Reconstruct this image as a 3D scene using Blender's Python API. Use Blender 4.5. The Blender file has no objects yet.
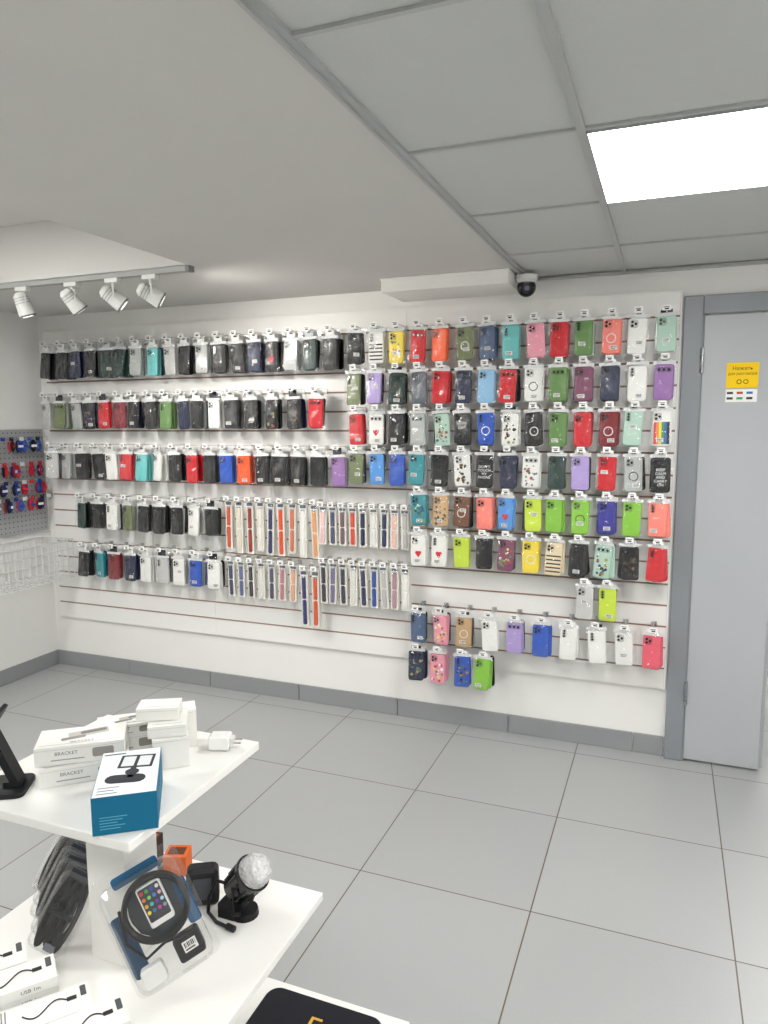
import bpy, math, random
from mathutils import Matrix, Vector, Euler
random.seed(7)
scene = bpy.context.scene
try:
    scene.view_settings.view_transform = 'Standard'
except Exception:
    pass

def lin(c):
    r = []
    for v in c[:3]:
        v = v/255.0
        r.append(v/12.92 if v <= 0.04045 else ((v+0.055)/1.055)**2.4)
    return (r[0], r[1], r[2], 1.0)

# ---------------------------------------------------------------- materials
def base_mat(name):
    m = bpy.data.materials.new(name); m.use_nodes = True
    nt = m.node_tree
    return m, nt, nt.nodes['Principled BSDF']

def mat_plain(name, rgb, rough=0.5, metal=0.0, bump=0.0, bscale=60, var=0.03, vscale=3.0):
    m, nt, p = base_mat(name)
    tc = nt.nodes.new('ShaderNodeTexCoord')
    nz = nt.nodes.new('ShaderNodeTexNoise'); nz.inputs['Scale'].default_value = vscale
    nz.inputs['Detail'].default_value = 2
    nt.links.new(tc.outputs['Object'], nz.inputs['Vector'])
    mx = nt.nodes.new('ShaderNodeMix'); mx.data_type = 'RGBA'
    c = lin(rgb)
    mx.inputs[6].default_value = tuple(max(0, v*(1-var)) for v in c[:3])+(1,)
    mx.inputs[7].default_value = tuple(min(1, v*(1+var)) for v in c[:3])+(1,)
    nt.links.new(nz.outputs['Fac'], mx.inputs[0])
    nt.links.new(mx.outputs[2], p.inputs['Base Color'])
    p.inputs['Roughness'].default_value = rough
    p.inputs['Metallic'].default_value = metal
    if bump > 0:
        n2 = nt.nodes.new('ShaderNodeTexNoise'); n2.inputs['Scale'].default_value = bscale
        nt.links.new(tc.outputs['Object'], n2.inputs['Vector'])
        b = nt.nodes.new('ShaderNodeBump'); b.inputs['Strength'].default_value = bump
        b.inputs['Distance'].default_value = 0.002
        nt.links.new(n2.outputs['Fac'], b.inputs['Height'])
        nt.links.new(b.outputs['Normal'], p.inputs['Normal'])
    return m

def mat_col(name, rough=0.5, metal=0.0, coat=0.0):
    m, nt, p = base_mat(name)
    a = nt.nodes.new('ShaderNodeAttribute'); a.attribute_name = 'Col'
    tc = nt.nodes.new('ShaderNodeTexCoord')
    nz = nt.nodes.new('ShaderNodeTexNoise'); nz.inputs['Scale'].default_value = 25; nz.inputs['Detail'].default_value = 0
    nt.links.new(tc.outputs['Object'], nz.inputs['Vector'])
    mr = nt.nodes.new('ShaderNodeMapRange')
    mr.inputs['To Min'].default_value = max(0.02, rough-0.08); mr.inputs['To Max'].default_value = rough+0.08
    nt.links.new(nz.outputs['Fac'], mr.inputs['Value'])
    nt.links.new(mr.outputs[0], p.inputs['Roughness'])
    nt.links.new(a.outputs['Color'], p.inputs['Base Color'])
    p.inputs['Metallic'].default_value = metal
    p.inputs['Coat Weight'].default_value = coat
    if not metal: p.inputs['Specular IOR Level'].default_value = 0.3
    return m

def mat_plastic(name, haze=0.05, spec=0.06, rough=0.14, amp=0.010, scale=26):
    """thin clear film: mostly transparent, faint white haze, crinkled gloss"""
    m, nt, p = base_mat(name)
    out = nt.nodes['Material Output']
    tr = nt.nodes.new('ShaderNodeBsdfTransparent')
    p.inputs['Base Color'].default_value = (0.9, 0.91, 0.92, 1)
    p.inputs['Roughness'].default_value = 0.6
    gl = nt.nodes.new('ShaderNodeBsdfGlossy'); gl.inputs['Roughness'].default_value = rough
    tc = nt.nodes.new('ShaderNodeTexCoord')
    nz = nt.nodes.new('ShaderNodeTexNoise'); nz.inputs['Scale'].default_value = scale; nz.inputs['Detail'].default_value = 1
    nz.inputs['Distortion'].default_value = 1.2
    nt.links.new(tc.outputs['Object'], nz.inputs['Vector'])
    b = nt.nodes.new('ShaderNodeBump'); b.inputs['Strength'].default_value = 1.0; b.inputs['Distance'].default_value = amp
    nt.links.new(nz.outputs['Fac'], b.inputs['Height'])
    nt.links.new(b.outputs['Normal'], gl.inputs['Normal'])
    lw = nt.nodes.new('ShaderNodeLayerWeight'); lw.inputs['Blend'].default_value = 0.3
    nt.links.new(b.outputs['Normal'], lw.inputs['Normal'])
    mr = nt.nodes.new('ShaderNodeMapRange')
    mr.inputs['To Min'].default_value = spec; mr.inputs['To Max'].default_value = min(1, spec+0.45)
    nt.links.new(lw.outputs['Facing'], mr.inputs['Value'])
    m1 = nt.nodes.new('ShaderNodeMixShader'); m1.inputs[0].default_value = haze
    nt.links.new(tr.outputs[0], m1.inputs[1]); nt.links.new(p.outputs[0], m1.inputs[2])
    ms = nt.nodes.new('ShaderNodeMixShader')
    nt.links.new(mr.outputs[0], ms.inputs[0])
    nt.links.new(m1.outputs[0], ms.inputs[1]); nt.links.new(gl.outputs[0], ms.inputs[2])
    nt.links.new(ms.outputs[0], out.inputs['Surface'])
    return m

def mat_emit(name, rgb, s):
    m, nt, p = base_mat(name)
    p.inputs['Base Color'].default_value = (0.8, 0.8, 0.8, 1)
    p.inputs['Emission Color'].default_value = (*rgb, 1)
    p.inputs['Emission Strength'].default_value = s
    return m

def mat_floor():
    m, nt, p = base_mat('grey_porcelain_tile')
    tc = nt.nodes.new('ShaderNodeTexCoord')
    mp = nt.nodes.new('ShaderNodeMapping'); mp.inputs['Location'].default_value = (-0.246+6, -2.175+6, 0)
    nt.links.new(tc.outputs['Object'], mp.inputs['Vector'])
    br = nt.nodes.new('ShaderNodeTexBrick'); br.offset = 0; br.squash = 1
    br.inputs['Scale'].default_value = 1
    br.inputs['Brick Width'].default_value = 0.6; br.inputs['Row Height'].default_value = 0.6
    br.inputs['Mortar Size'].default_value = 0.0022; br.inputs['Mortar Smooth'].default_value = 0.1
    br.inputs['Color1'].default_value = lin((172, 174, 174)); br.inputs['Color2'].default_value = lin((168, 170, 170))
    br.inputs['Mortar'].default_value = lin((100, 86, 72))
    nt.links.new(mp.outputs[0], br.inputs['Vector'])
    nz = nt.nodes.new('ShaderNodeTexNoise'); nz.inputs['Scale'].default_value = 260; nz.inputs['Detail'].default_value = 2
    nt.links.new(tc.outputs['Object'], nz.inputs['Vector'])
    mu = nt.nodes.new('ShaderNodeMix'); mu.data_type = 'RGBA'; mu.blend_type = 'MULTIPLY'
    mu.inputs[0].default_value = 0.15
    nt.links.new(br.outputs['Color'], mu.inputs[6]); nt.links.new(nz.outputs['Fac'], mu.inputs[7])
    nt.links.new(mu.outputs[2], p.inputs['Base Color'])
    p.inputs['Roughness'].default_value = 0.33
    bp = nt.nodes.new('ShaderNodeBump'); bp.inputs['Strength'].default_value = 0.6; bp.inputs['Distance'].default_value = 0.002
    bp.invert = True
    nt.links.new(br.outputs['Fac'], bp.inputs['Height']); nt.links.new(bp.outputs['Normal'], p.inputs['Normal'])
    return m

M_WALL = mat_plain('white_wall_paint', (234, 233, 230), 0.75, bump=0.25, bscale=90)
M_CEIL = mat_plain('plaster_ceiling', (207, 205, 201), 0.8, bump=0.2, bscale=40)
M_TILE = mat_plain('ceiling_tile', (198, 200, 198), 0.9, bump=0.5, bscale=350)
M_BAR = mat_plain('ceiling_grid_metal', (178, 180, 180), 0.45)
M_SLAT = mat_plain('white_slat_board', (236, 235, 232), 0.4)
M_GROOVE = mat_plain('brown_groove_core', (150, 118, 104), 0.8, var=0.2, vscale=8)
M_BASE = mat_plain('skirting_tile', (142, 144, 146), 0.4)
M_FLOOR = mat_floor()
M_FRAME = mat_plain('door_frame_grey', (134, 138, 143), 0.4)
M_LEAF = mat_plain('door_leaf_grey', (174, 177, 181), 0.42)
M_C = mat_col('coloured_plastic', 0.5)
M_CG = mat_col('coloured_gloss', 0.18, coat=0.4)
M_PAPER = mat_col('printed_card', 0.65)
M_METAL = mat_col('bright_metal', 0.3, metal=1.0)
M_BAG = mat_plastic('clear_bag', 0.015, 0.025)
M_BLISTER = mat_plastic('clear_blister', 0.02, 0.035, rough=0.08, amp=0.004, scale=14)
M_LED = mat_emit('led_panel_glow', (1.0, 0.99, 0.965), 25.0)
M_LEDR = mat_emit('led_panel_glow_recess', (1.0, 0.99, 0.965), 32.0)
M_SPOT = mat_emit('spot_lens_glow', (1.0, 0.97, 0.9), 1.5)
M_WHITE = mat_plain('white_laminate', (234, 233, 229), 0.35)
MATS = [M_C, M_CG, M_PAPER, M_METAL, M_BAG, M_BLISTER]
C_, G_, P_, MT_, BAG_, BL_ = range(6)

# ---------------------------------------------------------------- builder
class B:
    def __init__(s):
        s.v = []; s.f = []; s.c = []; s.m = []
    def add(s, vs, fs, M, col, mi):
        o = len(s.v)
        for p in vs:
            q = M @ Vector(p); s.v.append((q.x, q.y, q.z))
        for f in fs:
            s.f.append([i+o for i in f]); s.c.append(col); s.m.append(mi)
    def box(s, M, lo, hi, col, mi=0):
        x0, y0, z0 = lo; x1, y1, z1 = hi
        vs = [(x0,y0,z0),(x1,y0,z0),(x1,y1,z0),(x0,y1,z0),(x0,y0,z1),(x1,y0,z1),(x1,y1,z1),(x0,y1,z1)]
        fs = [(0,3,2,1),(4,5,6,7),(0,1,5,4),(1,2,6,5),(2,3,7,6),(3,0,4,7)]
        s.add(vs, fs, M, col, mi)
    def prism(s, M, w, h, r, z0, z1, bev, col, mi=0, n=4, cx=0, cy=0):
        def outline(w, h, r):
            pts = []
            r = max(r, 0.0003)
            for (sx, sy, a0) in ((1,-1,-90),(1,1,0),(-1,1,90),(-1,-1,180)):
                ox = cx+sx*(w/2-r); oy = cy+sy*(h/2-r)
                for k in range(n):
                    a = math.radians(a0+90*k/(n-1))
                    pts.append((ox+r*math.cos(a), oy+r*math.sin(a)))
            return pts
        a = outline(w, h, r); b = outline(w-2*bev, h-2*bev, r-bev)
        N = len(a)
        vs = [(p[0], p[1], z0) for p in a]+[(p[0], p[1], z1-bev) for p in a]+[(p[0], p[1], z1) for p in b]
        fs = []
        for k in range(2):
            for i in range(N):
                j = (i+1) % N
                fs.append((k*N+i, k*N+j, (k+1)*N+j, (k+1)*N+i))
        fs.append(tuple(range(2*N, 3*N))); fs.append(tuple(reversed(range(N))))
        s.add(vs, fs, M, col, mi)
    def disc(s, M, cx, cy, r, z0, z1, col, mi=0, n=10, r2=None):
        if r2 is None: r2 = r
        vs = [(cx+r*math.cos(2*math.pi*i/n), cy+r*math.sin(2*math.pi*i/n), z0) for i in range(n)]
        vs += [(cx+r2*math.cos(2*math.pi*i/n), cy+r2*math.sin(2*math.pi*i/n), z1) for i in range(n)]
        fs = [(i, (i+1) % n, n+(i+1) % n, n+i) for i in range(n)]
        fs.append(tuple(range(n, 2*n))); fs.append(tuple(reversed(range(n))))
        s.add(vs, fs, M, col, mi)
    def ring(s, M, cx, cy, r0, r1, z, col, mi=0, n=20):
        vs = [(cx+r0*math.cos(2*math.pi*i/n), cy+r0*math.sin(2*math.pi*i/n), z) for i in range(n)]
        vs += [(cx+r1*math.cos(2*math.pi*i/n), cy+r1*math.sin(2*math.pi*i/n), z) for i in range(n)]
        s.add(vs, [(i, (i+1) % n, n+(i+1) % n, n+i) for i in range(n)], M, col, mi)
    def quad(s, M, x0, y0, x1, y1, z, col, mi=0):
        s.add([(x0,y0,z),(x1,y0,z),(x1,y1,z),(x0,y1,z)], [(0,1,2,3)], M, col, mi)
    def cyl(s, p0, p1, r0, r1, col, mi=0, n=10, M=Matrix()):
        p0 = Vector(p0); p1 = Vector(p1); d = (p1-p0)
        q = d.to_track_quat('Z', 'Y').to_matrix().to_4x4()
        T = M @ Matrix.Translation(p0) @ q
        s.disc(T, 0, 0, r0, 0, d.length, col, mi, n, r2=r1)
    def path(s, pts, r, col, mi=0, n=6, M=Matrix()):
        pts = [Vector(p) for p in pts]
        vs = []; N = len(pts)
        for i, p in enumerate(pts):
            d = (pts[min(i+1, N-1)]-pts[max(i-1, 0)]).normalized()
            q = d.to_track_quat('Z', 'Y')
            for k in range(n):
                a = 2*math.pi*k/n
                vs.append(p+q @ Vector((r*math.cos(a), r*math.sin(a), 0)))
        fs = []
        for i in range(N-1):
            for k in range(n):
                fs.append((i*n+k, i*n+(k+1) % n, (i+1)*n+(k+1) % n, (i+1)*n+k))
        fs.append(tuple(reversed(range(n)))); fs.append(tuple(range((N-1)*n, N*n)))
        s.add(vs, fs, M, col, mi)
    def torus(s, M, R, r, col, mi=0, n=24, k=6, sy=1.0):
        vs = []; fs = []
        for i in range(n):
            a = 2*math.pi*i/n
            for j in range(k):
                b = 2*math.pi*j/k
                vs.append(((R+r*math.cos(b))*math.cos(a), sy*(R+r*math.cos(b))*math.sin(a), r*math.sin(b)))
        for i in range(n):
            for j in range(k):
                fs.append((i*k+j, ((i+1) % n)*k+j, ((i+1) % n)*k+(j+1) % k, i*k+(j+1) % k))
        s.add(vs, fs, M, col, mi)
    def sheet(s, M, w, h, z, amp, col, mi, nx=4, ny=6, cy=0):
        vs = []; fs = []
        for j in range(ny+1):
            for i in range(nx+1):
                e = 0 if (i in (0, nx) or j in (0, ny)) else 1
                vs.append((-w/2+w*i/nx, cy-h/2+h*j/ny, z*e+0.002+random.uniform(0, amp)))
        for j in range(ny):
            for i in range(nx):
                a = j*(nx+1)+i
                fs.append((a, a+1, a+nx+2, a+nx+1))
        s.add(vs, fs, M, col, mi)
    def text(s, M, body, size, col, mi=P_, align='CENTER'):
        cu = bpy.data.curves.new('t', 'FONT'); cu.body = body; cu.size = size
        cu.align_x = align; cu.align_y = 'CENTER'; cu.resolution_u = 2
        ob = bpy.data.objects.new('t', cu); scene.collection.objects.link(ob)
        bpy.context.view_layer.update()
        me = ob.evaluated_get(bpy.context.evaluated_depsgraph_get()).to_mesh()
        vs = [tuple(v.co) for v in me.vertices]; fs = [tuple(p.vertices) for p in me.polygons]
        s.add(vs, fs, M, col, mi)
        bpy.data.objects.remove(ob); bpy.data.curves.remove(cu)
    def obj(s, name, mats=None, parent=None, smooth=False, bevel=0):
        me = bpy.data.meshes.new(name); me.from_pydata(s.v, [], s.f)
        for m in (mats or MATS): me.materials.append(m)
        me.polygons.foreach_set('material_index', s.m)
        if smooth: me.polygons.foreach_set('use_smooth', [True]*len(s.f))
        at = me.color_attributes.new('Col', 'FLOAT_COLOR', 'CORNER')
        buf = []
        for f, c in zip(s.f, s.c):
            buf += list(c)*len(f)
        at.data.foreach_set('color', buf)
        me.update()
        ob = bpy.data.objects.new(name, me); scene.collection.objects.link(ob)
        if parent: ob.parent = parent
        if bevel:
            bv = ob.modifiers.new('bevel', 'BEVEL'); bv.width = bevel; bv.segments = 2; bv.limit_method = 'ANGLE'
        return ob

I = Matrix()
W0 = (1, 1, 1, 1)
def boxes(name, lst, mat, bevel=0, parent=None):
    b = B()
    for lo, hi in lst: b.box(I, lo, hi, W0, 0)
    return b.obj(name, [mat], parent, bevel=bevel)
def empty(name, loc=(0, 0, 0)):
    e = bpy.data.objects.new(name, None); scene.collection.objects.link(e); e.location = loc
    return e

# ---------------------------------------------------------------- room
D = 3.50; CZ = 2.235; XL = -3.70; XR = 1.75; YB = -2.6; RECX = -1.91; RECY = 2.60; RECZ = 2.485
boxes('floor', [((XL-0.15, YB-0.15, -0.1), (XR+0.15, 6.0, 0))], M_FLOOR)
boxes('wall_back', [((XL-0.15, D, 0), (0.04, D+0.15, CZ+0.4)), ((0.04, D, 2.11), (1.30, D+0.15, CZ+0.4)), ((1.30, D, 0), (XR+0.15, D+0.15, CZ+0.4))], M_WALL)
boxes('wall_left', [((XL-0.15, YB, 0), (XL, D, CZ+0.4))], M_WALL)
boxes('wall_right', [((XR, YB, 0), (XR+0.15, D, CZ+0.4))], M_WALL)
boxes('wall_front', [((XL-0.15, YB-0.15, 0), (XR+0.15, YB, CZ+0.4))], M_WALL)
boxes('wall_corridor', [((-0.2, D+0.15, 0), (-0.1, 6.0, 2.5)), ((1.5, D+0.15, 0), (1.6, 6.0, 2.5)), ((-0.2, 5.9, 0), (1.6, 6.0, 2.5))], M_WALL)
boxes('ceiling_corridor', [((-0.2, D+0.15, 2.5), (1.6, 6.0, 2.6))], M_CEIL)
boxes('ceiling', [
    ((RECX, YB, CZ), (-0.65, D, CZ+0.05)),
    ((XL, RECY, CZ), (RECX, D, CZ+0.05)),
    ((XL, -1.5, RECZ), (RECX, RECY, RECZ+0.05)),
    ((XL, RECY, CZ+0.05), (RECX, RECY+0.05, RECZ+0.05)),
    ((RECX, -1.5, CZ+0.05), (RECX+0.05, RECY+0.05, RECZ+0.05)),
    ((XL, YB, CZ), (RECX, -1.5, CZ+0.05)),
    ((XL, -1.55, CZ+0.05), (RECX+0.05, -1.5, RECZ+0.05))], M_CEIL)
GX = [-0.215+0.6*i for i in range(0, 4)]; GY = [1.785+0.6*i for i in range(-8, 4)]
boxes('ceiling_tiles', [((-0.65, YB, CZ+0.008), (XR, D, CZ+0.05))], M_TILE)
lst = []
for gx in GX: lst.append(((gx-0.010, YB, CZ-0.001), (gx+0.010, D, CZ+0.008)))
for gy in GY:
    if YB < gy < D: lst.append(((-0.64, gy-0.006, CZ+0.001), (XR, gy+0.006, CZ+0.0075)))
boxes('trim_ceiling_grid', lst, M_BAR)
boxes('trim_ceiling_edge', [((-0.653, YB, CZ-0.009), (-0.645, D, CZ+0.008)), ((-0.645, YB, CZ-0.001), (-0.630, D, CZ+0.008))], M_BAR)
boxes('trim_ceiling_wall', [((-0.64, D-0.02, CZ-0.010), (XR, D, CZ))], M_BAR)
# baseboard (tile skirting)
b = B()
x = XL
while x < 0.04:
    x2 = min(x+0.598, 0.035)
    b.box(I, (x+0.001, D-0.012, 0), (x2-0.001, D, 0.095), W0); x += 0.6
b.obj('baseboard_back', [M_BASE], bevel=0.002)
b = B()
y = D-0.012
while y > YB:
    y2 = max(y-0.598, YB)
    b.box(I, (XL, y2+0.001, 0), (XL+0.012, y-0.001, 0.095), W0); y -= 0.6
b.obj('baseboard_left', [M_BASE], bevel=0.002)

# LED panels
def led(x0, y0, x1, y1, z, mat):
    e = empty('ceiling_led_panel', ((x0+x1)/2, (y0+y1)/2, z))
    T = Matrix.Translation(-Vector(e.location))
    b = B(); b.box(T, (x0+0.004, y0+0.004, z-0.004), (x1-0.004, y1-0.004, z+0.004), W0); b.obj('diffuser', [mat], e)
    b = B()
    for lo, hi in (((x0, y0), (x1, y0+0.004)), ((x0, y1-0.004), (x1, y1)), ((x0, y0+0.004), (x0+0.004, y1-0.004)), ((x1-0.004, y0+0.004), (x1, y1-0.004))):
        b.box(T, (lo[0], lo[1], z-0.005), (hi[0], hi[1], z+0.006), W0)
    b.obj('frame', [M_BAR], e)
g = 0.010
led(-0.215+g, 1.785+g, 0.385-g, 2.385-g, CZ+0.001, M_LED)
led(-0.215+g, -0.615+g, 0.385-g, -0.015-g, CZ+0.001, M_LED)  # unseen panel behind the camera, added to light the room
led(0.985+g, 0.585+g, 1.585-g, 1.185-g, CZ+0.001, M_LED)  # further panel added out of view to brighten and even out the wall
led(-3.0, 1.1, -2.4, 1.7, RECZ-0.007, M_LEDR)
led(-3.0, -0.7, -2.4, -0.1, RECZ-0.007, M_LEDR)
led(0.4, 4.6, 1.0, 5.2, 2.49, M_LED)  # unseen panel added to light the corridor past the door

# ---------------------------------------------------------------- slat wall
b = B()
SX0, SX1 = -3.64, 0.025
b.box(I, (SX0, D-0.014, 0.33), (SX1, D-0.001, 2.135), W0, 1)
seams = [SX0, -2.44, -1.245, SX1]
for k in range(18):
    z0 = 0.33+0.1*k+(0.0045 if k else 0); z1 = 0.33+0.1*(k+1)-0.0045 if k < 17 else 2.14
    for a, c in zip(seams[:-1], seams[1:]):
        b.box(I, (a+0.0005, D-0.018, z0), (c-0.0005, D-0.014, z1), W0, 0)
b.box(I, (SX1, D-0.02, 0.33), (SX1+0.008, D-0.001, 2.14), W0, 0)
b.obj('slatwall_panel', [M_SLAT, M_GROOVE])

# ---------------------------------------------------------------- phone cases
K = dict(
 black=(14,15,18), navy=(22,32,66), grey=(92,98,106), clear=(180,184,182), white=(236,236,232), silver=(200,200,198),
 red=(204,22,36), dred=(124,16,32), orange=(248,96,36), dorange=(240,84,18), yellow=(238,214,66), lime=(200,224,66), lgreen=(132,192,58), green=(98,138,74),
 olive=(112,124,84), dgreen=(28,58,52), teal=(110,196,196), tealb=(44,146,156), lblue=(146,192,226), sky=(84,150,220), blue=(34,84,186), indigo=(54,52,148),
 lav=(174,154,210), purple=(150,108,170), pink=(238,158,176), hot=(230,90,110), salmon=(246,136,122), brown=(120,80,56), tan=(196,162,118),
 beige=(226,210,176), blueg=(70,92,128), mint=(176,206,190), plum=(124,68,96), cyan=(20,140,216))
def col(n): return lin(K[n])

def wallM(x, y, z, rz=0.0, tilt=0.0, yaw=0.0):
    base = Matrix(((1,0,0,x),(0,0,-1,y),(0,1,0,z),(0,0,0,1)))
    return base @ Matrix.Rotation(yaw, 4, 'Y') @ Matrix.Rotation(tilt, 4, 'X') @ Matrix.Rotation(rz, 4, 'Z')

def sticker(b, M, cx, cy, z, w=0.03, h=0.017):
    b.quad(M, cx-w/2, cy-h/2, cx+w/2, cy+h/2, z, lin((236,236,232)), P_)
    x = cx-w/2+0.003
    while x < cx+w/2-0.003:
        ww = random.choice((0.0008, 0.0014, 0.002))
        b.quad(M, x, cy-h*0.1, x+ww, cy+h*0.38, z+0.0003, lin((30,30,30)), P_)
        x += ww+random.choice((0.001, 0.0018))
    b.quad(M, cx-w*0.4, cy-h*0.36, cx+w*0.3, cy-h*0.22, z+0.0003, lin((60,60,60)), P_)

def case(b, M, name, style='plain', detail=True):
    c = col(name) if isinstance(name, str) else name
    w, h = 0.078, 0.154
    mi = G_ if name in ('clear', 'silver') or style == 'glossy' else C_
    b.prism(M, w, h, 0.013, 0.0, 0.0105, 0.003, c, mi, n=4 if detail else 3)
    dk = tuple(v*0.62 for v in c[:3])+(1,)
    if not detail: return
    t = random.random()
    lens = lin((16, 17, 20)); z = 0.0105
    if t < 0.62:
        b.prism(M, 0.033, 0.035, 0.009, z, z+0.0025, 0.001, dk, mi, n=3, cx=-0.016, cy=0.051)
        for lx, ly in ((-0.023, 0.059), (-0.023, 0.043), (-0.009, 0.051)):
            b.disc(M, lx, ly, 0.0058, z+0.0025, z+0.0042, lens, G_, n=8)
    elif t < 0.85:
        b.prism(M, 0.02, 0.042, 0.007, z, z+0.002, 0.001, dk, mi, n=3, cx=-0.022, cy=0.048)
        for ly in (0.060, 0.048, 0.036):
            b.disc(M, -0.022, ly, 0.0055, z+0.002, z+0.0035, lens, G_, n=8)
    else:
        b.prism(M, 0.062, 0.022, 0.008, z, z+0.002, 0.001, dk, mi, n=3, cx=0, cy=0.053)
        for lx in (-0.02, 0, 0.02):
            b.disc(M, lx, 0.053, 0.006, z+0.002, z+0.0035, lens, G_, n=8)
    z = 0.0108
    if style == 'ring':
        dark = name in ('white', 'lime', 'clear', 'lgreen')
        b.ring(M, 0, -0.010, 0.017, 0.021, z, lin((30,30,30)) if dark else lin((225,225,225)), C_)
    elif style == 'rainbow':
        cs = [(210,60,60), (230,140,60), (235,215,90), (80,150,90), (60,100,170), (40,40,60)]
        for i, cc in enumerate(cs):
            x0 = -0.034+i*0.0113
            b.quad(M, x0, -0.068, x0+0.0113, 0.028, z, lin(cc), C_)
    elif style == 'stripes':
        for i in range(5):
            b.quad(M, -0.034, -0.062+i*0.018, 0.034, -0.055+i*0.018, z, lin((60,52,48)), C_)
    elif style == 'heart':
        for hx in (-0.007, 0.007):
            b.disc(M, hx, -0.01, 0.009, 0.0105, z+0.0004, lin((205,40,55)), C_, n=10)
        b.add([(-0.0155,-0.013,z+0.0005),(0.0155,-0.013,z+0.0005),(0,-0.034,z+0.0005)], [(2,1,0)], M, lin((205,40,55)), C_)
    elif style in ('floral', 'camo', 'splash'):
        pal = {'floral': [(220,110,140),(240,220,120),(240,240,240),(90,150,90),(200,60,70)],
               'camo': [(60,50,44),(120,92,66),(70,76,60)], 'splash': [(60,120,90),(160,150,80),(60,70,130),(150,70,60),(30,30,34)]}[style]
        for i in range(20):
            b.disc(M, random.uniform(-0.027, 0.027), random.uniform(-0.064, 0.028), random.uniform(0.003, 0.008), 0.0104, z+0.00012*i, lin(random.choice(pal)), C_, n=7)
    elif isinstance(style, tuple):
        for i, ln in enumerate(style):
            b.text(M @ Matrix.Translation((0, 0.022-i*0.0165, z+0.0003)), ln, 0.0175 if len(ln) < 6 else 0.014, lin((245,245,245)), P_)
    else:
        if random.random() < 0.35:
            b.disc(M, 0, 0.0, 0.0045, 0.0105, z+0.0002, tuple(min(1, v*1.6+0.03) for v in c[:3])+(1,), C_, n=10)
    if random.random() < 0.5 and not isinstance(style, tuple):
        sticker(b, M, random.uniform(-0.014, 0.016), random.choice((-0.05, -0.028, 0.006, -0.055)), z+0.003)

FY = D-0.13   # front plane of the hanging packages
def package(b, x, zh, off, name, style='plain', y=FY, front=True):
    rz = random.gauss(0, 0.03); tilt = random.gauss(-0.03, 0.04); yaw = random.gauss(0, 0.12)
    M = wallM(x+random.uniform(-0.005, 0.005), y, zh) @ Matrix.Rotation(rz, 4, 'Z') @ Matrix.Rotation(yaw, 4, 'Y') @ Matrix.Rotation(tilt, 4, 'X')
    Mc = M @ Matrix.Translation((0, -off+random.uniform(-0.004, 0.004), -0.005))
    case(b, Mc, name, style, front)
    if not front:
        b.quad(M @ Matrix.Translation((0, 0, 0)), -0.025, -off+0.075, 0.025, 0.010, 0.0, lin((225,226,224)), P_)
        return
    hw = 0.024
    top = 0.014; bot = -off+0.080
    hc = lin(random.choice([(240,240,238)]*6+[(40,42,48), (200,206,208)]))
    b.quad(M, -0.046, bot-0.004, 0.046, min(bot+0.010, top-0.004), 0.007, lin((222,224,224)), P_)
    b.box(M, (-hw, bot, 0.0045), (hw, top, 0.0062), hc, P_)
    b.quad(M, -0.010, -0.001, 0.010, 0.004, 0.0064, lin((30,30,32)), P_)
    H = off+0.085
    b.sheet(M, 0.100+random.uniform(-0.004, 0.008), H, 0.0145, 0.009, W0, BAG_, cy=0.004-H/2)

def hook(b, x, zh, depth=0.145):
    y0 = D-0.0185
    b.box(I, (x-0.012, D-0.022, zh-0.004), (x+0.012, y0, zh+0.022), lin((200,200,200)), MT_)
    b.cyl((x, y0-0.003, zh+0.004), (x, D-depth-0.012, zh+0.004), 0.0022, 0.0022, lin((210,210,212)), MT_, n=6)
    b.cyl((x, y0-0.003, zh+0.020), (x, D-depth-0.014, zh+0.020), 0.0018, 0.0018, lin((210,210,212)), MT_, n=6)
    Mp = wallM(x, D-depth-0.016, zh+0.018, tilt=-0.15)
    b.box(Mp, (-0.017, -0.011, -0.0008), (0.017, 0.013, 0.0008), lin((240,240,238)), P_)
    b.quad(Mp, -0.013, 0.002, 0.010, 0.005, 0.0011, lin((70,70,70)), P_)
    b.quad(Mp, -0.008, -0.007, 0.008, -0.001, 0.0011, lin((40,40,40)), P_)

def row(b, x0, x1, zh, off, items, left=False):
    n = len(items)
    for i, it in enumerate(items):
        if it is None: continue
        if isinstance(it, str): it = (it, 'plain')
        x = x0+(x1-x0)*i/max(1, n-1)+random.uniform(-0.004, 0.004)
        hook(b, x, zh)
        k = random.choice((2, 3, 3)) if left else random.choice((1, 2, 2))
        for j in range(k):
            cc = it[0] if random.random() < 0.5 else random.choice(('black', 'clear', it[0], 'navy', 'black'))
            package(b, x, zh, off, cc, 'plain', y=FY+0.022*(j+1), front=False)
        package(b, x, zh, off, it[0], it[1])

bL = B(); oL = 0.110
row(bL, -3.50, -1.62, 2.03, oL, ['black','black','navy','black','dgreen','dgreen','clear','teal','silver','black','clear','black','black','navy',('black','heart'),'clear','dgreen','black'], True)
row(bL, -3.53, -2.43, 1.73, oL, ['silver','olive','clear',('black','splash'),'red','dred','black','black','green','navy','black'], True)
row(bL, -2.33, -2.22, 1.73, oL, ['white','black'], True)
row(bL, -2.10, -1.70, 1.73, oL, ['black',('black','splash'),('black','camo'),'red'], True)
row(bL, -3.51, -1.58, 1.43, oL, ['silver','clear','black','black','white',('red','glossy'),'teal','white','black','red','black','blue','dorange','black','black','black','black','purple'], True)
row(bL, -3.30, -2.37, 1.13, oL, ['dgreen','black','white','olive','black','black','black','white','black'], True)
row(bL, -3.30, -2.37, 0.83, oL, ['black','tealb','dred','navy','white','silver','white','blue','white'], True)
bL.obj('phone_case_display', MATS)

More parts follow.
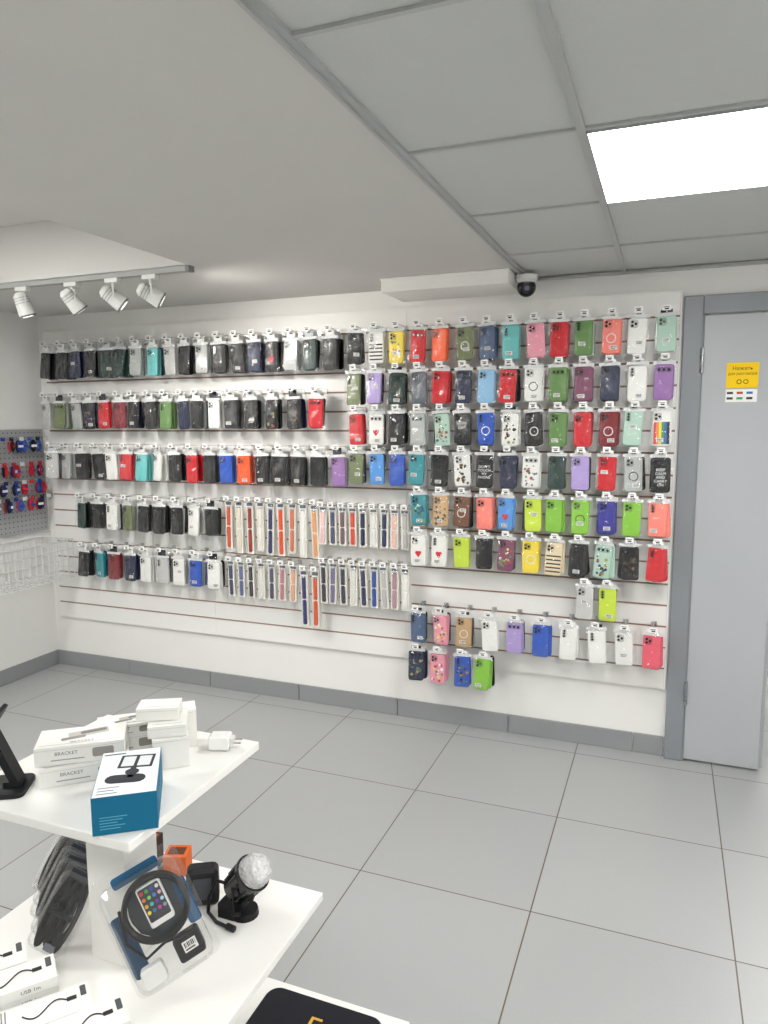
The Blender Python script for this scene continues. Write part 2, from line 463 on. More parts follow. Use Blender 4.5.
bR = B(); oR = 0.090
cx0, cx1 = -1.478, -0.028
row(bR, cx0, cx1, 2.03, oR, ['black',('white','stripes'),('yellow','floral'),'red','orange',('olive','ring'),'blueg','teal','pink','red','green',('salmon','ring'),'white','mint'])
row(bR, cx0, cx1, 1.83, oR, ['olive','lav',('dgreen','camo'),'grey','red','navy','lblue','red',('white','ring'),'green','plum','navy','white','purple'])
row(bR, cx0, cx1, 1.63, oR, ['red',('white','heart'),'black','clear',('mint','splash'),('black',('NEVER','STOP')),('blue','ring'),('white','splash'),('black','ring'),'green','red',('dred','ring'),'mint',('white','rainbow')])
row(bR, cx0, cx1, 1.43, oR, ['olive','sky','blue','tealb','black',('white','camo'),('black',("DON'T",'TOUCH','MY','PHONE')),'navy',('white','splash'),'dgreen','lav','red',('clear','ring'),('black',('KEEP','CALM','AND','CARRY','ON'))])
c3 = cx0+0.1115*3
row(bR, c3, cx1, 1.23, oR, [('tealb','splash'),('tan','camo'),('brown','ring'),'salmon',('sky','heart'),'lime',('lgreen','glossy'),('lgreen','ring'),'indigo','lgreen','salmon'])
row(bR, c3, cx1, 1.03, oR, [('white','heart'),('white','heart'),'lime','black',('plum','floral'),('yellow','ring'),('beige','stripes'),'black',('mint','splash'),('black','camo'),'red'])
row(bR, -0.335, -0.232, 0.83, oR, ['silver','lime'])
row(bR, -1.15, -0.028, 0.63, oR, ['blueg',('pink','floral'),('tan','ring'),'white','lav','blue','white','white','white','hot'])
row(bR, -1.15, -0.80, 0.43, oR, [('navy','splash'),('pink','floral'),('blue','splash'),'lgreen'])
bR.obj('phone_case_display', MATS)

# watch straps
def strap(b, x, zh, c, L):
    hook(b, x, zh, 0.11)
    for j in range(2):
        M = wallM(x+random.uniform(-0.003, 0.003), D-0.10+0.02*j, zh-L/2) @ Matrix.Rotation(random.gauss(0, 0.02), 4, 'Z')
        b.prism(M, 0.042, L, 0.006, 0, 0.004, 0.001, lin((238,236,228)), P_, n=3)
        if j == 0:
            cc = lin(c)
            Lb = L*0.44
            b.prism(M, 0.023, Lb, 0.009, 0.004, 0.009, 0.002, cc, C_, n=4, cy=-L*0.24)
            b.prism(M, 0.023, Lb*0.86, 0.004, 0.004, 0.009, 0.002, cc, C_, n=4, cy=L*0.19)
            b.prism(M, 0.026, 0.007, 0.002, 0.004, 0.011, 0.001, lin((190,190,192)), MT_, n=3, cy=L*0.395)
            for q in range(5):
                b.disc(M, 0, -L*0.42+q*0.011, 0.0016, 0.009, 0.0092, tuple(v*0.4 for v in cc[:3])+(1,), C_, n=6)
            b.quad(M, -0.017, L*0.43, 0.017, L*0.49, 0.0046, lin((90,100,120)), P_)
            b.sheet(M, 0.048, L+0.01, 0.013, 0.003, W0, BAG_, nx=2, ny=6)
bS = B()
SC = [(206,90,60),(224,214,196),(150,60,50),(232,226,214),(50,56,96),(226,80,40),(206,120,90),(240,240,236),(226,160,110)]
for i, c in enumerate(SC): strap(bS, -2.27+i*0.0665, 1.14, c, 0.29 if i % 3 else 0.27)
SC = [(240,200,200),(80,84,110),(120,90,100),(214,80,60),(40,40,80),(230,230,226),(40,50,90),(232,190,180),(190,190,190)]
for i, c in enumerate(SC): strap(bS, -1.69+i*0.0585, 1.13, c, 0.20)
SC = [(70,76,110),(100,110,150),(60,60,70),(225,225,220),(80,80,110),(190,130,140),(226,170,140),(50,50,110),(214,90,50)]
for i, c in enumerate(SC): strap(bS, -2.27+i*0.0665, 0.80 if i < 7 else 0.78, c, 0.20 if i < 7 else 0.31)
SC = [(60,60,76),(120,110,150),(60,60,80),(225,225,220),(50,56,90),(50,84,160),(190,190,190),(180,140,150),(240,240,236)]
for i, c in enumerate(SC): strap(bS, -1.69+i*0.0585, 0.83, c, 0.22)
bS.obj('watch_strap_display', MATS)

# ---------------------------------------------------------------- door
e = empty('door_1', (0.7, D, 0))
T = Matrix.Translation((-0.7, -D, 0))
b = B()
b.box(T, (0.040, D-0.035, 0), (0.118, D+0.10, 2.11), W0)
b.box(T, (0.118, D-0.035, 2.03), (1.23, D+0.10, 2.11), W0)
b.box(T, (1.23, D-0.035, 0), (1.30, D+0.10, 2.11), W0)
b.box(T, (0.108, D-0.03, 0), (0.124, D-0.022, 2.036), W0)
b.obj('frame', [M_FRAME], e, bevel=0.004)
b = B()
b.box(T, (0.124, D-0.028, 0.012), (0.437, D+0.022, 2.024), W0)
b.box(T, (0.437, D-0.005, 0.012), (0.452, D+0.005, 2.024), W0)
b.obj('narrow_leaf', [M_LEAF], e, bevel=0.003)
b = B()
b.box(T, (1.17, D+0.05, 0.012), (1.215, D+0.85, 2.024), W0)
b.obj('wide_leaf_open', [M_LEAF], e, bevel=0.003)
b = B()
for hz in (0.28, 1.78):
    for k in range(3):
        b.cyl((0.121, D-0.040, hz+k*0.036), (0.121, D-0.040, hz+k*0.036+0.034), 0.008, 0.008, lin((170,172,176)), MT_, n=12, M=T)
b.obj('hinges', MATS, e, smooth=False)
e = empty('door_notice', (0.30, D-0.03, 1.75))
T = Matrix.Translation(-Vector(e.location))
b = B()
M = T @ wallM(0.283, D-0.0295, 1.765)
b.box(M, (-0.062, -0.052, 0), (0.062, 0.055, 0.001), lin((250,208,20)), P_)
b.text(M @ Matrix.Translation((0, 0.030, 0.0014)), 'Нажать', 0.022, lin((40,36,20)))
b.text(M @ Matrix.Translation((0, 0.008, 0.0014)), 'для разговора', 0.016, lin((40,36,20)))
b.ring(M, -0.012, -0.026, 0.007, 0.010, 0.0014, lin((40,36,20)), P_)
b.ring(M, 0.014, -0.026, 0.007, 0.010, 0.0014, lin((40,36,20)), P_)
b.box(M, (-0.062, -0.112, 0), (0.060, -0.058, 0.001), lin((240,240,238)), P_)
for i, c in enumerate([(60,60,60), (200,60,50), (60,110,180), (60,60,60), (70,150,90), (60,60,60)]):
    xx = -0.045+(i % 3)*0.038; yy = -0.073-(i//3)*0.023
    b.quad(M, xx-0.012, yy-0.005, xx+0.012, yy+0.005, 0.0014, lin(c), P_)
b.obj('sheet', MATS, e)

# ---------------------------------------------------------------- ceiling fixtures
boxes('ceiling_duct_box', [((-1.27, 3.20, 2.172), (-0.675, D-0.001, CZ-0.0005)), ((-1.274, 3.196, CZ-0.012), (-0.671, D-0.001, CZ-0.0005))], M_WHITE, bevel=0.004)
e = empty('security_camera', (-0.622, 3.34, 2.2))
b = B(); T = Matrix.Translation((0.622, -3.34, -2.2))
b.cyl((-0.622, 3.34, CZ-0.011), (-0.622, 3.34, 2.205), 0.050, 0.048, lin((232,232,230)), C_, n=28, M=T)
b.cyl((-0.622, 3.34, 2.205), (-0.622, 3.34, 2.19), 0.048, 0.036, lin((225,225,224)), C_, n=28, M=T)
b.obj('mount', MATS, e)
bpy.ops.mesh.primitive_uv_sphere_add(segments=32, ring_count=16, radius=0.042, location=(0, 0, -0.028))
sp = bpy.context.object; sp.name = 'eyeball'; sp.parent = e
sp.data.materials.append(mat_plain('camera_black', (22, 22, 25), 0.25))
for p in sp.data.polygons: p.use_smooth = True
b = B()
d = Vector((0.25, -1, -0.25)).normalized(); o = Vector((0, 0, -0.028))
b.cyl(o+d*0.034, o+d*0.046, 0.026, 0.024, lin((30,30,34)), G_, n=24)
b.cyl(o+d*0.046, o+d*0.049, 0.012, 0.010, lin((90,94,110)), G_, n=18)
b.obj('lens', MATS, e)

# track light
e = empty('track_light', (-2.8, 2.63, CZ))
T = Matrix.Translation(-Vector(e.location))
b = B(); wc = lin((225,225,222)); tcx = lin((170,170,168))
b.box(T, (XL+0.001, 2.615, CZ-0.022), (-1.925, 2.65, CZ), tcx, C_)
b.box(T, (-1.925, 2.613, CZ-0.024), (-1.905, 2.652, CZ), lin((130,130,130)), C_)
heads = [(-2.86, (0.15, 0.25, -0.9)), (-2.56, (0.35, 0.55, -0.80)), (-2.325, (0.65, 0.55, -0.65)), (-2.12, (0.7, 0.6, -0.5))]
lens = B()
for hx, dd in heads:
    dd = Vector(dd).normalized()
    b.box(T, (hx-0.035, 2.617, CZ-0.040), (hx+0.035, 2.648, CZ-0.022), wc, C_)
    b.cyl((hx, 2.632, CZ-0.038), (hx, 2.632, CZ-0.060), 0.008, 0.008, wc, C_, n=10, M=T)
    c = Vector((hx, 2.632, CZ-0.105))
    side = dd.cross(Vector((0, 0, 1))).normalized()
    b.path([c+side*0.040, c+side*0.040+Vector((0,0,0.045)), c-side*0.040+Vector((0,0,0.045)), c-side*0.040], 0.0035, wc, C_, n=6, M=T)
    b.cyl(c-dd*0.045, c+dd*0.045, 0.031, 0.037, wc, C_, n=24, M=T)
    b.cyl(c-dd*0.06, c-dd*0.045, 0.018, 0.031, wc, C_, n=24, M=T)
    for q in range(3):
        b.cyl(c-dd*(0.036-0.012*q), c-dd*(0.034-0.012*q), 0.0345, 0.0345, lin((150,150,150)), C_, n=24, M=T)
    b.cyl(c+dd*0.045, c+dd*0.052, 0.038, 0.038, lin((120,120,120)), C_, n=24, M=T)
    lens.cyl(c+dd*0.052, c+dd*0.0535, 0.024, 0.024, W0, 0, n=20, M=T)
    li = bpy.data.lights.new('spot', 'SPOT'); li.energy = 14; li.spot_size = math.radians(150); li.spot_blend = 0.9
    li.color = (1, 0.96, 0.9); li.shadow_soft_size = 0.05
    lo = bpy.data.objects.new('spot_bulb', li); scene.collection.objects.link(lo); lo.parent = e
    lo.location = c+dd*0.06-Vector(e.location)
    lo.rotation_euler = dd.to_track_quat('-Z', 'Y').to_euler()
b.obj('track_and_heads', MATS, e)
lens.obj('lenses', [M_SPOT], e)

# ---------------------------------------------------------------- left wall pegboard + basket
def leftM(x, y, z):
    return Matrix(((0,0,1,x),(-1,0,0,y),(0,1,0,z),(0,0,0,1)))
b = B()
M = leftM(XL+0.001, 3.47, 0.90)
b.box(M, (0, 0, 0.012), (0.95, 0.64, 0.016), lin((164,166,168)), C_)
for sx in (0.0, 0.93):
    b.box(M, (sx, 0, 0.0), (sx+0.02, 0.64, 0.012), lin((150,152,154)), C_)
for i in range(31):
    for j in range(21):
        b.disc(M, 0.022+i*0.03, 0.02+j*0.03, 0.0045, 0.0158, 0.0163, lin((60,60,62)), C_, n=6)
b.obj('pegboard', MATS)
b = B()
pc = [(30,60,140), (20,20,26), (60,90,170), (196,40,56), (30,36,90), (150,40,60)]
for r_, zz in enumerate((0.57, 0.42, 0.31, 0.21)):
    for i in range(14):
        xx = 0.04+i*0.062+random.uniform(-0.006, 0.006)
        Mh = M @ Matrix.Translation((xx, zz, 0.017))
        b.cyl((0, 0.02, 0), (0, 0.02, 0.07), 0.0018, 0.0018, lin((200,200,200)), MT_, n=6, M=Mh)
        cc = lin(random.choice(pc[:3] if r_ == 0 else pc))
        b.box(Mh, (-0.014, 0.004, 0.062), (0.014, 0.026, 0.066), lin((220,220,220)) if i % 3 == 0 else cc, P_)
        Mr = Mh @ Matrix.Rotation(random.uniform(-0.8, 0.8), 4, 'Y')
        b.torus(Mr @ Matrix.Translation((0, -0.028, 0.05)), 0.012, 0.007, cc, C_, n=12, k=5, sy=2.0)
        b.torus(Mr @ Matrix.Translation((0, -0.030, 0.035)), 0.013, 0.007, lin(random.choice(pc)), C_, n=12, k=5, sy=1.9)
        b.box(Mr, (-0.016, -0.036, 0.058), (0.016, -0.022, 0.062), lin(random.choice([(230,230,230), (200,40,50), (40,70,150)])), P_)
b.obj('coiled_cable_display', MATS)
b = B()
bx0, bx1, by0, by1, bz0, bz1 = XL+0.006, -3.44, 2.75, 3.42, 0.62, 0.86
wcol = lin((214,214,214))
def wire(p, q, r=0.0026): b.cyl(p, q, r, r, wcol, C_, n=5)
for z in (bz0, bz0+0.06, bz0+0.12, bz0+0.18, bz1):
    r = 0.005 if z == bz1 else 0.0026
    for p, q in (((bx0,by0,z),(bx1,by0,z)), ((bx1,by0,z),(bx1,by1,z)), ((bx1,by1,z),(bx0,by1,z)), ((bx0,by1,z),(bx0,by0,z))): wire(p, q, r)
n = 14
for i in range(n+1):
    y = by0+(by1-by0)*i/n
    wire((bx1,y,bz0),(bx1,y,bz1)); wire((bx0,y,bz0),(bx1,y,bz0)); wire((bx0,y,bz0),(bx0,y,bz1))
for i in range(1, 6):
    x = bx0+(bx1-bx0)*i/6
    wire((x,by0,bz0),(x,by0,bz1)); wire((x,by1,bz0),(x,by1,bz1)); wire((x,by0,bz0),(x,by1,bz0))
b.obj('wire_basket', MATS)

# ---------------------------------------------------------------- tiered display stand
ZU, ZM, ZB = 0.90, 0.51, 0.15
e = empty('display_stand', (-1.0, 1.07, 0))
T = Matrix.Translation((1.0, -1.07, 0))
def tier(name, lo, hi):
    b = B(); b.box(T, lo, hi, W0); b.obj(name, [M_WHITE], e, bevel=0.002)
tier('top_shelf', (-1.20, 0.865, ZU-0.018), (-0.79, 1.268, ZU))
tier('middle_shelf', (-1.31, 0.70, ZM-0.018), (-0.693, 1.367, ZM))
tier('bottom_shelf', (-1.48, 0.60, ZB-0.02), (-0.52, 1.472, ZB))
tier('plinth', (-1.42, 0.66, 0), (-0.58, 1.41, ZB-0.02))
tier('upper_post', (-1.04, 1.02, ZM), (-0.945, 1.115, ZU-0.018))
tier('lower_post', (-1.06, 1.0, ZB), (-0.925, 1.135, ZM-0.018))
ZU += 0.0008; ZM += 0.0008; ZB += 0.0008

def RZ(x, y, z, deg): return Matrix.Translation((x, y, z)) @ Matrix.Rotation(math.radians(deg), 4, 'Z')
def carton(b, M, w, d, h, c, mi=P_):
    b.box(M, (-w/2, -d/2, 0), (w/2, d/2, h), c, mi)

# blue stand box
M = RZ(-0.866, 0.957, ZU, 36)
b = B(); w, d, h = 0.104, 0.168, 0.066
bc = lin((14,104,138))
carton(b, M, w, d, h, bc)
Mt = M @ Matrix.Translation((0, 0, h+0.0006))
b.box(Mt, (-w/2+0.001, -d/2+0.001, -0.0004), (w/2-0.001, d/2-0.001, 0.0002), lin((228,232,234)), P_)
k = lin((50,54,60))
def lidbox(M, x0, y0, x1, y1, c, z=0.0005): b.quad(M, x0, y0, x1, y1, z, c, P_)
Ml = Mt @ Matrix.Rotation(math.radians(-6), 4, 'Z')
lidbox(Ml, -0.022, 0.012, 0.038, 0.062, k); lidbox(Ml, -0.017, 0.018, 0.005, 0.056, lin((215,218,220)), 0.0008); lidbox(Ml, 0.011, 0.018, 0.033, 0.056, lin((215,218,220)), 0.0008)
lidbox(Ml, 0.002, -0.025, 0.012, 0.014, k, 0.0007); b.prism(Ml, 0.068, 0.030, 0.014, 0.0, 0.0007, 0.0002, k, P_, cx=0.0, cy=-0.028)
b.ring(Ml, 0.007, -0.004, 0.0, 0.012, 0.0009, k, P_)
lidbox(Mt, -0.048, 0.070, -0.01, 0.075, lin((90,100,110))); lidbox(Mt, -0.045, -0.056, -0.01, -0.053, lin((120,130,140))); lidbox(Mt, -0.045, -0.066, -0.018, -0.063, lin((120,130,140)))
lidbox(Mt, -0.045, -0.076, -0.012, -0.073, lin((120,130,140)))
Ms = M @ Matrix(((1,0,0,0),(0,0,-1,-d/2-0.0006),(0,1,0,0),(0,0,0,1)))
for i in range(5): lidbox(Ms, -0.04, 0.030-i*0.005, 0.004-(i*7 % 5)*0.004, 0.0315-i*0.005, lin((90,170,200)))
Me = M @ Matrix(((0,0,1,w/2+0.0006),(1,0,0,0),(0,1,0,0),(0,0,0,1)))
for i in range(4): lidbox(Me, -0.06, 0.040-i*0.006, 0.02-(i*7 % 5)*0.006, 0.0415-i*0.006, lin((90,170,200)))
b.obj('tablet_stand_box', MATS)

def white_carton(name, x, y, z, deg, w, d, h, txt=None):
    M = RZ(x, y, z, deg); b = B(); carton(b, M, w, d, h, lin((234,233,228)))
    b.quad(M, -w/2+0.008, -d/2+0.008, w/2-0.008, -d/2+0.010, h+0.0006, lin((190,190,190)), P_)
    Ms = M @ Matrix(((1,0,0,0),(0,0,-1,-d/2-0.0006),(0,1,0,0),(0,0,0,1)))
    Me = M @ Matrix(((0,0,1,w/2+0.0006),(1,0,0,0),(0,1,0,0),(0,0,0,1)))
    if txt:
        Mi = M @ Matrix.Rotation(math.radians(12), 4, 'Z')
        b.prism(Mi, w*0.46, d*0.30, 0.004, h, h+0.0006, 0.0001, lin((190,186,180)), P_, cx=w*0.08, cy=d*0.10)
        b.prism(Mi, w*0.30, d*0.14, 0.004, h, h+0.0009, 0.0001, lin((124,122,120)), P_, cx=w*0.14, cy=d*0.12)
        b.prism(Mi, w*0.28, d*0.12, 0.004, h, h+0.0009, 0.0001, lin((146,144,142)), P_, cx=-w*0.10, cy=-d*0.06)
        b.text(M @ Matrix.Translation((w*0.02, -d*0.33, h+0.0008)), txt, 0.010, lin((110,110,112)))
        b.prism(Ms, w*0.24, h*0.5, 0.004, 0, 0.0004, 0.0001, lin((150,146,140)), P_, cx=w*0.26, cy=h*0.5)
        b.text(Ms @ Matrix.Translation((-w*0.15, h*0.60, 0)), txt, 0.0095, lin((110,110,112)))
        b.quad(Ms, -w*0.32, h*0.24, w*0.05, h*0.30, 0, lin((160,160,160)), P_)
    else:
        b.quad(Me, -d*0.3, h*0.3, d*0.1, h*0.34, 0, lin((170,170,170)), P_)
        b.quad(Me, -d*0.3, h*0.45, d*0.2, h*0.48, 0, lin((190,190,190)), P_)
    b.quad(Ms, -w/2+0.002, h-0.006, w/2-0.002, h-0.0055, 0, lin((180,180,178)), P_)
    return b.obj(name, MATS, bevel=0.0008)
white_carton('bracket_carton', -1.035, 1.030, ZU, 42, 0.160, 0.085, 0.036, 'BRACKET')
white_carton('bracket_carton', -1.043, 1.032, ZU+0.037, 37, 0.160, 0.085, 0.036, 'BRACKET')
white_carton('bracket_carton', -1.035, 1.150, ZU, 44, 0.130, 0.060, 0.036, 'BRACKET')
white_carton('bracket_carton', -1.030, 1.150, ZU+0.037, 40, 0.130, 0.060, 0.024, 'BRACKET')
white_carton('charger_carton', -0.912, 1.130, ZU, 40, 0.070, 0.078, 0.062)
white_carton('charger_carton', -0.940, 1.200, ZU, 40, 0.064, 0.050, 0.082)
white_carton('charger_carton', -0.916, 1.131, ZU+0.063, 35, 0.074, 0.074, 0.024)
white_carton('charger_carton', -0.938, 1.134, ZU+0.088, 28, 0.082, 0.052, 0.026)
# charger
b = B(); M = RZ(-0.850, 1.212, ZU, 20)
b.prism(M @ Matrix.Rotation(math.pi/2, 4, 'X') @ Matrix.Translation((0, 0.015, -0.016)), 0.044, 0.029, 0.005, 0, 0.032, 0.002, lin((238,238,236)), G_)
b.box(M, (0.022, -0.010, 0.006), (0.030, 0.010, 0.024), lin((225,225,222)), G_)
for yy in (-0.009, 0.009): b.cyl((0.030, yy, 0.015), (0.046, yy, 0.015), 0.0022, 0.0022, lin((200,200,200)), MT_, n=8, M=M)
b.obj('wall_charger', MATS)
# phone stand
b = B(); M = RZ(-1.132, 0.922, ZU, 30); kk = lin((24,25,28))
b.prism(M, 0.095, 0.085, 0.012, 0, 0.008, 0.002, kk, C_)
b.box(M, (0.005, -0.014, 0.008), (0.037, 0.014, 0.018), kk, C_)
Ma = M @ Matrix.Translation((0.028, 0.0, 0.012)) @ Matrix.Rotation(math.radians(-22), 4, 'Y')
b.box(Ma, (-0.007, -0.017, 0), (0.007, 0.017, 0.128), kk, C_)
Mp = M @ Matrix.Translation((-0.014, 0.0, 0.122)) @ Matrix.Rotation(math.radians(-58), 4, 'Y')
b.prism(Mp, 0.080, 0.06, 0.008, -0.004, 0.004, 0.0015, kk, C_)
b.box(Mp, (-0.044, -0.026, 0.0), (-0.039, 0.026, 0.016), kk, C_)
b.obj('phone_stand', MATS)

# middle shelf items -------------------------------------------------
Mb = Matrix.Translation((-0.838, 0.975, ZM+0.002)) @ Matrix.Rotation(math.radians(39), 4, 'Z') @ Matrix.Rotation(math.radians(90-18), 4, 'X')
Mb = Mb @ Matrix.Translation((0.0, 0.142, 0)) @ Matrix.Rotation(math.radians(22), 4, 'Z')
b = B()
b.prism(Mb, 0.165, 0.23, 0.014, -0.004, -0.002, 0.0005, W0, BL_)
b.prism(Mb, 0.10, 0.115, 0.05, -0.002, -0.001, 0.0003, lin((22,34,46)), P_, cx=0.01, cy=0.022)
b.prism(Mb, 0.09, 0.022, 0.006, -0.001, 0.0, 0.0003, lin((40,100,140)), P_, cx=0.0, cy=0.094)
b.prism(Mb, 0.030, 0.12, 0.006, -0.001, 0.0, 0.0003, lin((34,80,120)), P_, cx=-0.058, cy=-0.02)
b.prism(Mb, 0.024, 0.09, 0.006, -0.001, 0.0, 0.0003, lin((44,96,140)), P_, cx=0.062, cy=0.0)
for i in range(7):
    b.torus(Mb @ Matrix.Translation((0.010, 0.022, 0.004+i*0.0028)), 0.058-0.0012*(i % 3), 0.0042, lin((20,21,24)), C_, n=36, k=6)
b.prism(Mb, 0.046, 0.078, 0.005, 0.006, 0.020, 0.002, lin((236,236,234)), C_, cx=0.012, cy=0.03)
bcols = [(220,40,40),(60,170,70),(50,70,200),(230,230,230),(230,120,40),(120,200,90),(60,130,220),(230,170,190),(230,170,50),(60,190,180),(110,60,170),(190,220,240),(240,220,60),(40,120,160),(190,60,160),(150,150,150),(60,60,60),(60,60,60),(60,60,60),(60,60,60)]
b.prism(Mb, 0.040, 0.064, 0.003, 0.020, 0.0204, 0.0001, lin((60,62,70)), P_, cx=0.012, cy=0.034)
for i, c in enumerate(bcols):
    b.disc(Mb, -0.003+(i % 4)*0.010, 0.058-(i//4)*0.0125, 0.0036, 0.020, 0.0218, lin(c), C_, n=8)
b.prism(Mb, 0.042, 0.036, 0.006, 0.0, 0.024, 0.003, lin((230,230,228)), C_, cx=-0.040, cy=-0.082)
b.prism(Mb, 0.050, 0.046, 0.006, 0.0, 0.028, 0.003, lin((26,27,30)), C_, cx=0.035, cy=-0.068)
sticker(b, Mb, 0.037, -0.066, 0.0285, 0.026, 0.02)
b.path([(0.03,-0.05,0.01),(0.0,-0.04,0.02),(-0.04,-0.05,0.015),(-0.06,-0.01,0.01),(-0.05,0.05,0.01)], 0.003, lin((26,27,30)), C_, M=Mb)
b.prism(Mb, 0.145, 0.205, 0.02, 0.0, 0.033, 0.010, W0, BL_, cy=-0.006)
b.obj('led_strip_blister_pack', MATS)

for i in range(5):
    Mk = Matrix.Translation((-1.090-0.034*i, 0.985+0.034*i, ZM+0.003)) @ Matrix.Rotation(math.radians(24), 4, 'Z') @ Matrix.Rotation(math.radians(90-30), 4, 'X') @ Matrix.Translation((0, 0.090, 0)) @ Matrix.Rotation(math.radians(-24+5*(i % 2)), 4, 'Z')
    b = B()
    b.prism(Mk, 0.086, 0.165, 0.012, -0.002, -0.001, 0.0003, W0, BL_)
    for xx, sc in ((-0.018, 1.0), (0.0, 0.92), (0.018, 1.0)):
        for j in range(3):
            b.torus(Mk @ Matrix.Translation((xx, -0.008, 0.004+j*0.0045)), 0.011, 0.0042, lin((20,21,24)), C_, n=20, k=6, sy=4.6*sc)
    b.prism(Mk, 0.05, 0.022, 0.004, -0.001, 0.012, 0.002, lin((46,50,58)), C_, cy=0.064)
    b.prism(Mk, 0.052, 0.010, 0.003, 0.0, 0.019, 0.002, lin((34,36,40)), C_, cx=0.0, cy=-0.01)
    b.prism(Mk, 0.024, 0.014, 0.002, 0.0, 0.018, 0.002, lin((110,112,118)), C_, cx=0.01, cy=-0.068)
    b.prism(Mk, 0.078, 0.148, 0.016, 0.0, 0.024, 0.008, W0, BL_, cy=-0.006)
    b.obj('cable_blister_pack', MATS)

# disco lamp gadget
e = empty('disco_lamp', (-0.81, 1.24, ZM))
b = B(); kk = lin((20,21,24))
ax = Vector((0.55, -0.05, 0.62)).normalized(); c = Vector((0, 0, 0.088))
b.cyl(c-ax*0.045, c+ax*0.014, 0.034, 0.038, kk, G_, n=28)
b.cyl(c-ax*0.056, c-ax*0.045, 0.026, 0.034, kk, G_, n=28)
b.cyl(c+ax*0.014, c+ax*0.022, 0.041, 0.041, lin((34,35,38)), G_, n=28)
for i in range(12):
    a = 2*math.pi*i/12; q = ax.to_track_quat('Z', 'Y')
    b.cyl(c-ax*0.04+q @ Vector((0.035*math.cos(a), 0.035*math.sin(a), 0)), c+ax*0.012+q @ Vector((0.038*math.cos(a), 0.038*math.sin(a), 0)), 0.002, 0.002, kk, C_, n=5)
b.path([c+Vector((-0.01,-0.043,0.0)), Vector((-0.01,-0.046,0.03)), Vector((-0.01,-0.02,0.012)), Vector((-0.01,0.02,0.012)), Vector((-0.01,0.046,0.03)), c+Vector((-0.01,0.043,0.0))], 0.005, kk, C_, n=8)
b.cyl((-0.01,0,0.014), (-0.01,0,0.0), 0.028, 0.030, kk, C_, n=20)
b.box(I, (-0.060,-0.03,0.0), (-0.02,0.0,0.032), kk, C_)
b.path([(-0.04,0,0.06),(-0.075,-0.01,0.07),(-0.09,-0.02,0.03),(-0.085,-0.03,0.005),(-0.05,-0.05,0.005),(-0.02,-0.055,0.005)], 0.004, kk, C_, n=8)
b.cyl((-0.02,-0.055,0.007), (0.0,-0.058,0.007), 0.007, 0.007, kk, C_, n=10)
# reflector dish and LED emitters beneath the dome
b.cyl(c+ax*0.022, c+ax*0.026, 0.036, 0.034, lin((215,215,218)), MT_, n=24)
b.obj('body', MATS, e)
bpy.ops.mesh.primitive_ico_sphere_add(subdivisions=2, radius=0.037, location=c+ax*0.030)
sp = bpy.context.object; sp.name = 'crystal_dome'; sp.parent = e
gm, nt, p = base_mat('crystal_plastic'); p.inputs['Roughness'].default_value = 0.05; p.inputs['Transmission Weight'].default_value = 0.55
p.inputs['IOR'].default_value = 1.45; p.inputs['Base Color'].default_value = (0.97, 0.97, 0.97, 1)
vo = nt.nodes.new('ShaderNodeTexVoronoi'); vo.inputs['Scale'].default_value = 110
tcn = nt.nodes.new('ShaderNodeTexCoord'); nt.links.new(tcn.outputs['Object'], vo.inputs['Vector'])
bpn = nt.nodes.new('ShaderNodeBump'); bpn.inputs['Strength'].default_value = 1.0; bpn.inputs['Distance'].default_value = 0.004
nt.links.new(vo.outputs['Distance'], bpn.inputs['Height']); nt.links.new(bpn.outputs['Normal'], p.inputs['Normal'])
sp.data.materials.append(gm)
b = B(); M = RZ(-1.055, 1.315, ZM, 20)
carton(b, M, 0.055, 0.05, 0.05, lin((210,100,40))); b.quad(M, -0.02, -0.015, 0.02, 0.015, 0.0506, lin((90,50,30)), P_)
b.obj('small_orange_carton', MATS, bevel=0.001)
b = B(); M = RZ(-1.13, 1.30, ZM, 10)
carton(b, M, 0.05, 0.06, 0.075, lin((60,40,34))); b.quad(M, -0.02, -0.02, 0.02, 0.02, 0.0756, lin((190,90,40)), P_)
b.obj('small_dark_carton', MATS, bevel=0.001)
b = B(); M = RZ(-0.925, 1.235, ZM, 30)
b.prism(M @ Matrix.Rotation(math.pi/2, 4, 'X') @ Matrix.Translation((0, 0.045, -0.015)), 0.07, 0.09, 0.014, 0, 0.03, 0.008, lin((30,30,33)), C_)
b.prism(M @ Matrix.Rotation(math.pi/2, 4, 'X') @ Matrix.Translation((0, 0.045, 0.016)), 0.04, 0.05, 0.004, -0.001, 0.0004, 0.0002, lin((70,72,78)), P_)
b.obj('black_pouch', MATS)

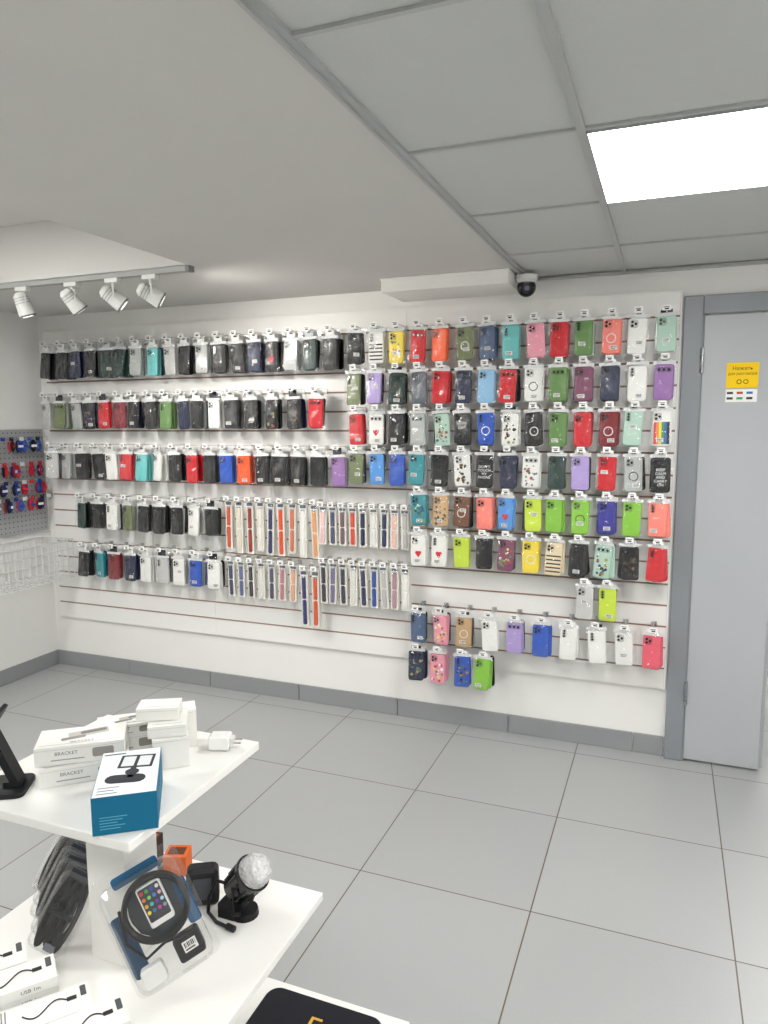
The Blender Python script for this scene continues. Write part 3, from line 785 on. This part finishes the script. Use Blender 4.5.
def cable_carton(x, y, z, deg, w=0.066, d=0.15, h=0.020):
    M = RZ(x, y, z, deg); b = B(); carton(b, M, w, d, h, lin((236,236,232)))
    zz = h+0.001
    pts = []
    for i in range(24):
        t = i/23
        pts.append((0.014*math.sin(t*6)*(1-0.2*t), -d*0.24+d*0.48*t, zz))
    b.path(pts, 0.0016, lin((50,50,52)), P_, n=4, M=M)
    b.box(M, (pts[-1][0]-0.004, pts[-1][1], h), (pts[-1][0]+0.004, pts[-1][1]+0.016, h+0.002), lin((40,40,42)), P_)
    b.prism(M, 0.026, 0.010, 0.002, h, h+0.0006, 0.0001, lin((80,82,86)), P_, cx=-0.014, cy=d/2-0.011)
    b.quad(M, -w/2+0.006, -d/2+0.006, w/2-0.02, -d/2+0.008, h+0.0006, lin((120,120,120)), P_)
    b.quad(M, -w/2+0.006, -d/2+0.012, w/2-0.03, -d/2+0.014, h+0.0006, lin((120,120,120)), P_)
    Ms = M @ Matrix(((0,0,1,w/2+0.0006),(1,0,0,0),(0,1,0,0),(0,0,0,1)))
    b.text(Ms @ Matrix.Translation((0.03, h*0.5, 0)), 'USB 1m', 0.010, lin((70,70,72)))
    b.quad(Ms, -0.06, h*0.4, -0.02, h*0.5, 0, lin((120,120,120)), P_)
    b.obj('cable_carton', MATS, bevel=0.0008)
for (x, y, n_) in [(-1.160,0.868,3),(-1.073,0.862,3),(-0.986,0.852,2),(-0.900,0.846,2),(-0.815,0.840,1)]:
    for q in range(n_):
        cable_carton(x+random.uniform(-0.003, 0.003), y+random.uniform(-0.003, 0.003), ZM+q*0.0212, -37+random.uniform(-3, 3))

# black mat on the bottom shelf
b = B(); M = RZ(-0.725, 1.275, ZB, 0)
b.prism(M, 0.31, 0.34, 0.035, 0, 0.012, 0.004, lin((20,22,30)), C_, n=8)
b.text(M @ Matrix.Translation((0.02, 0.085, 0.0126)), 'Eo', 0.075, lin((206,160,60)))
b.obj('black_display_mat', MATS)

# ---------------------------------------------------------------- world / camera
w = bpy.data.worlds.new('World'); scene.world = w; w.use_nodes = True
w.node_tree.nodes['Background'].inputs[0].default_value = (0.6, 0.65, 0.7, 1)
w.node_tree.nodes['Background'].inputs[1].default_value = 0.05
cd = bpy.data.cameras.new('camera'); co = bpy.data.objects.new('camera', cd); scene.collection.objects.link(co)
cd.sensor_fit = 'VERTICAL'; cd.sensor_height = 36; cd.lens = 720/1024*36; cd.clip_start = 0.02
R = Euler((math.radians(90-7.2), 0, math.radians(21.5)), 'XYZ').to_matrix().to_4x4() @ Matrix.Rotation(math.radians(-0.3), 4, 'Z')
co.matrix_world = Matrix.Translation((0, 0, 1.58)) @ R
scene.camera = co
print('done', len(bR.f), len(bL.f))
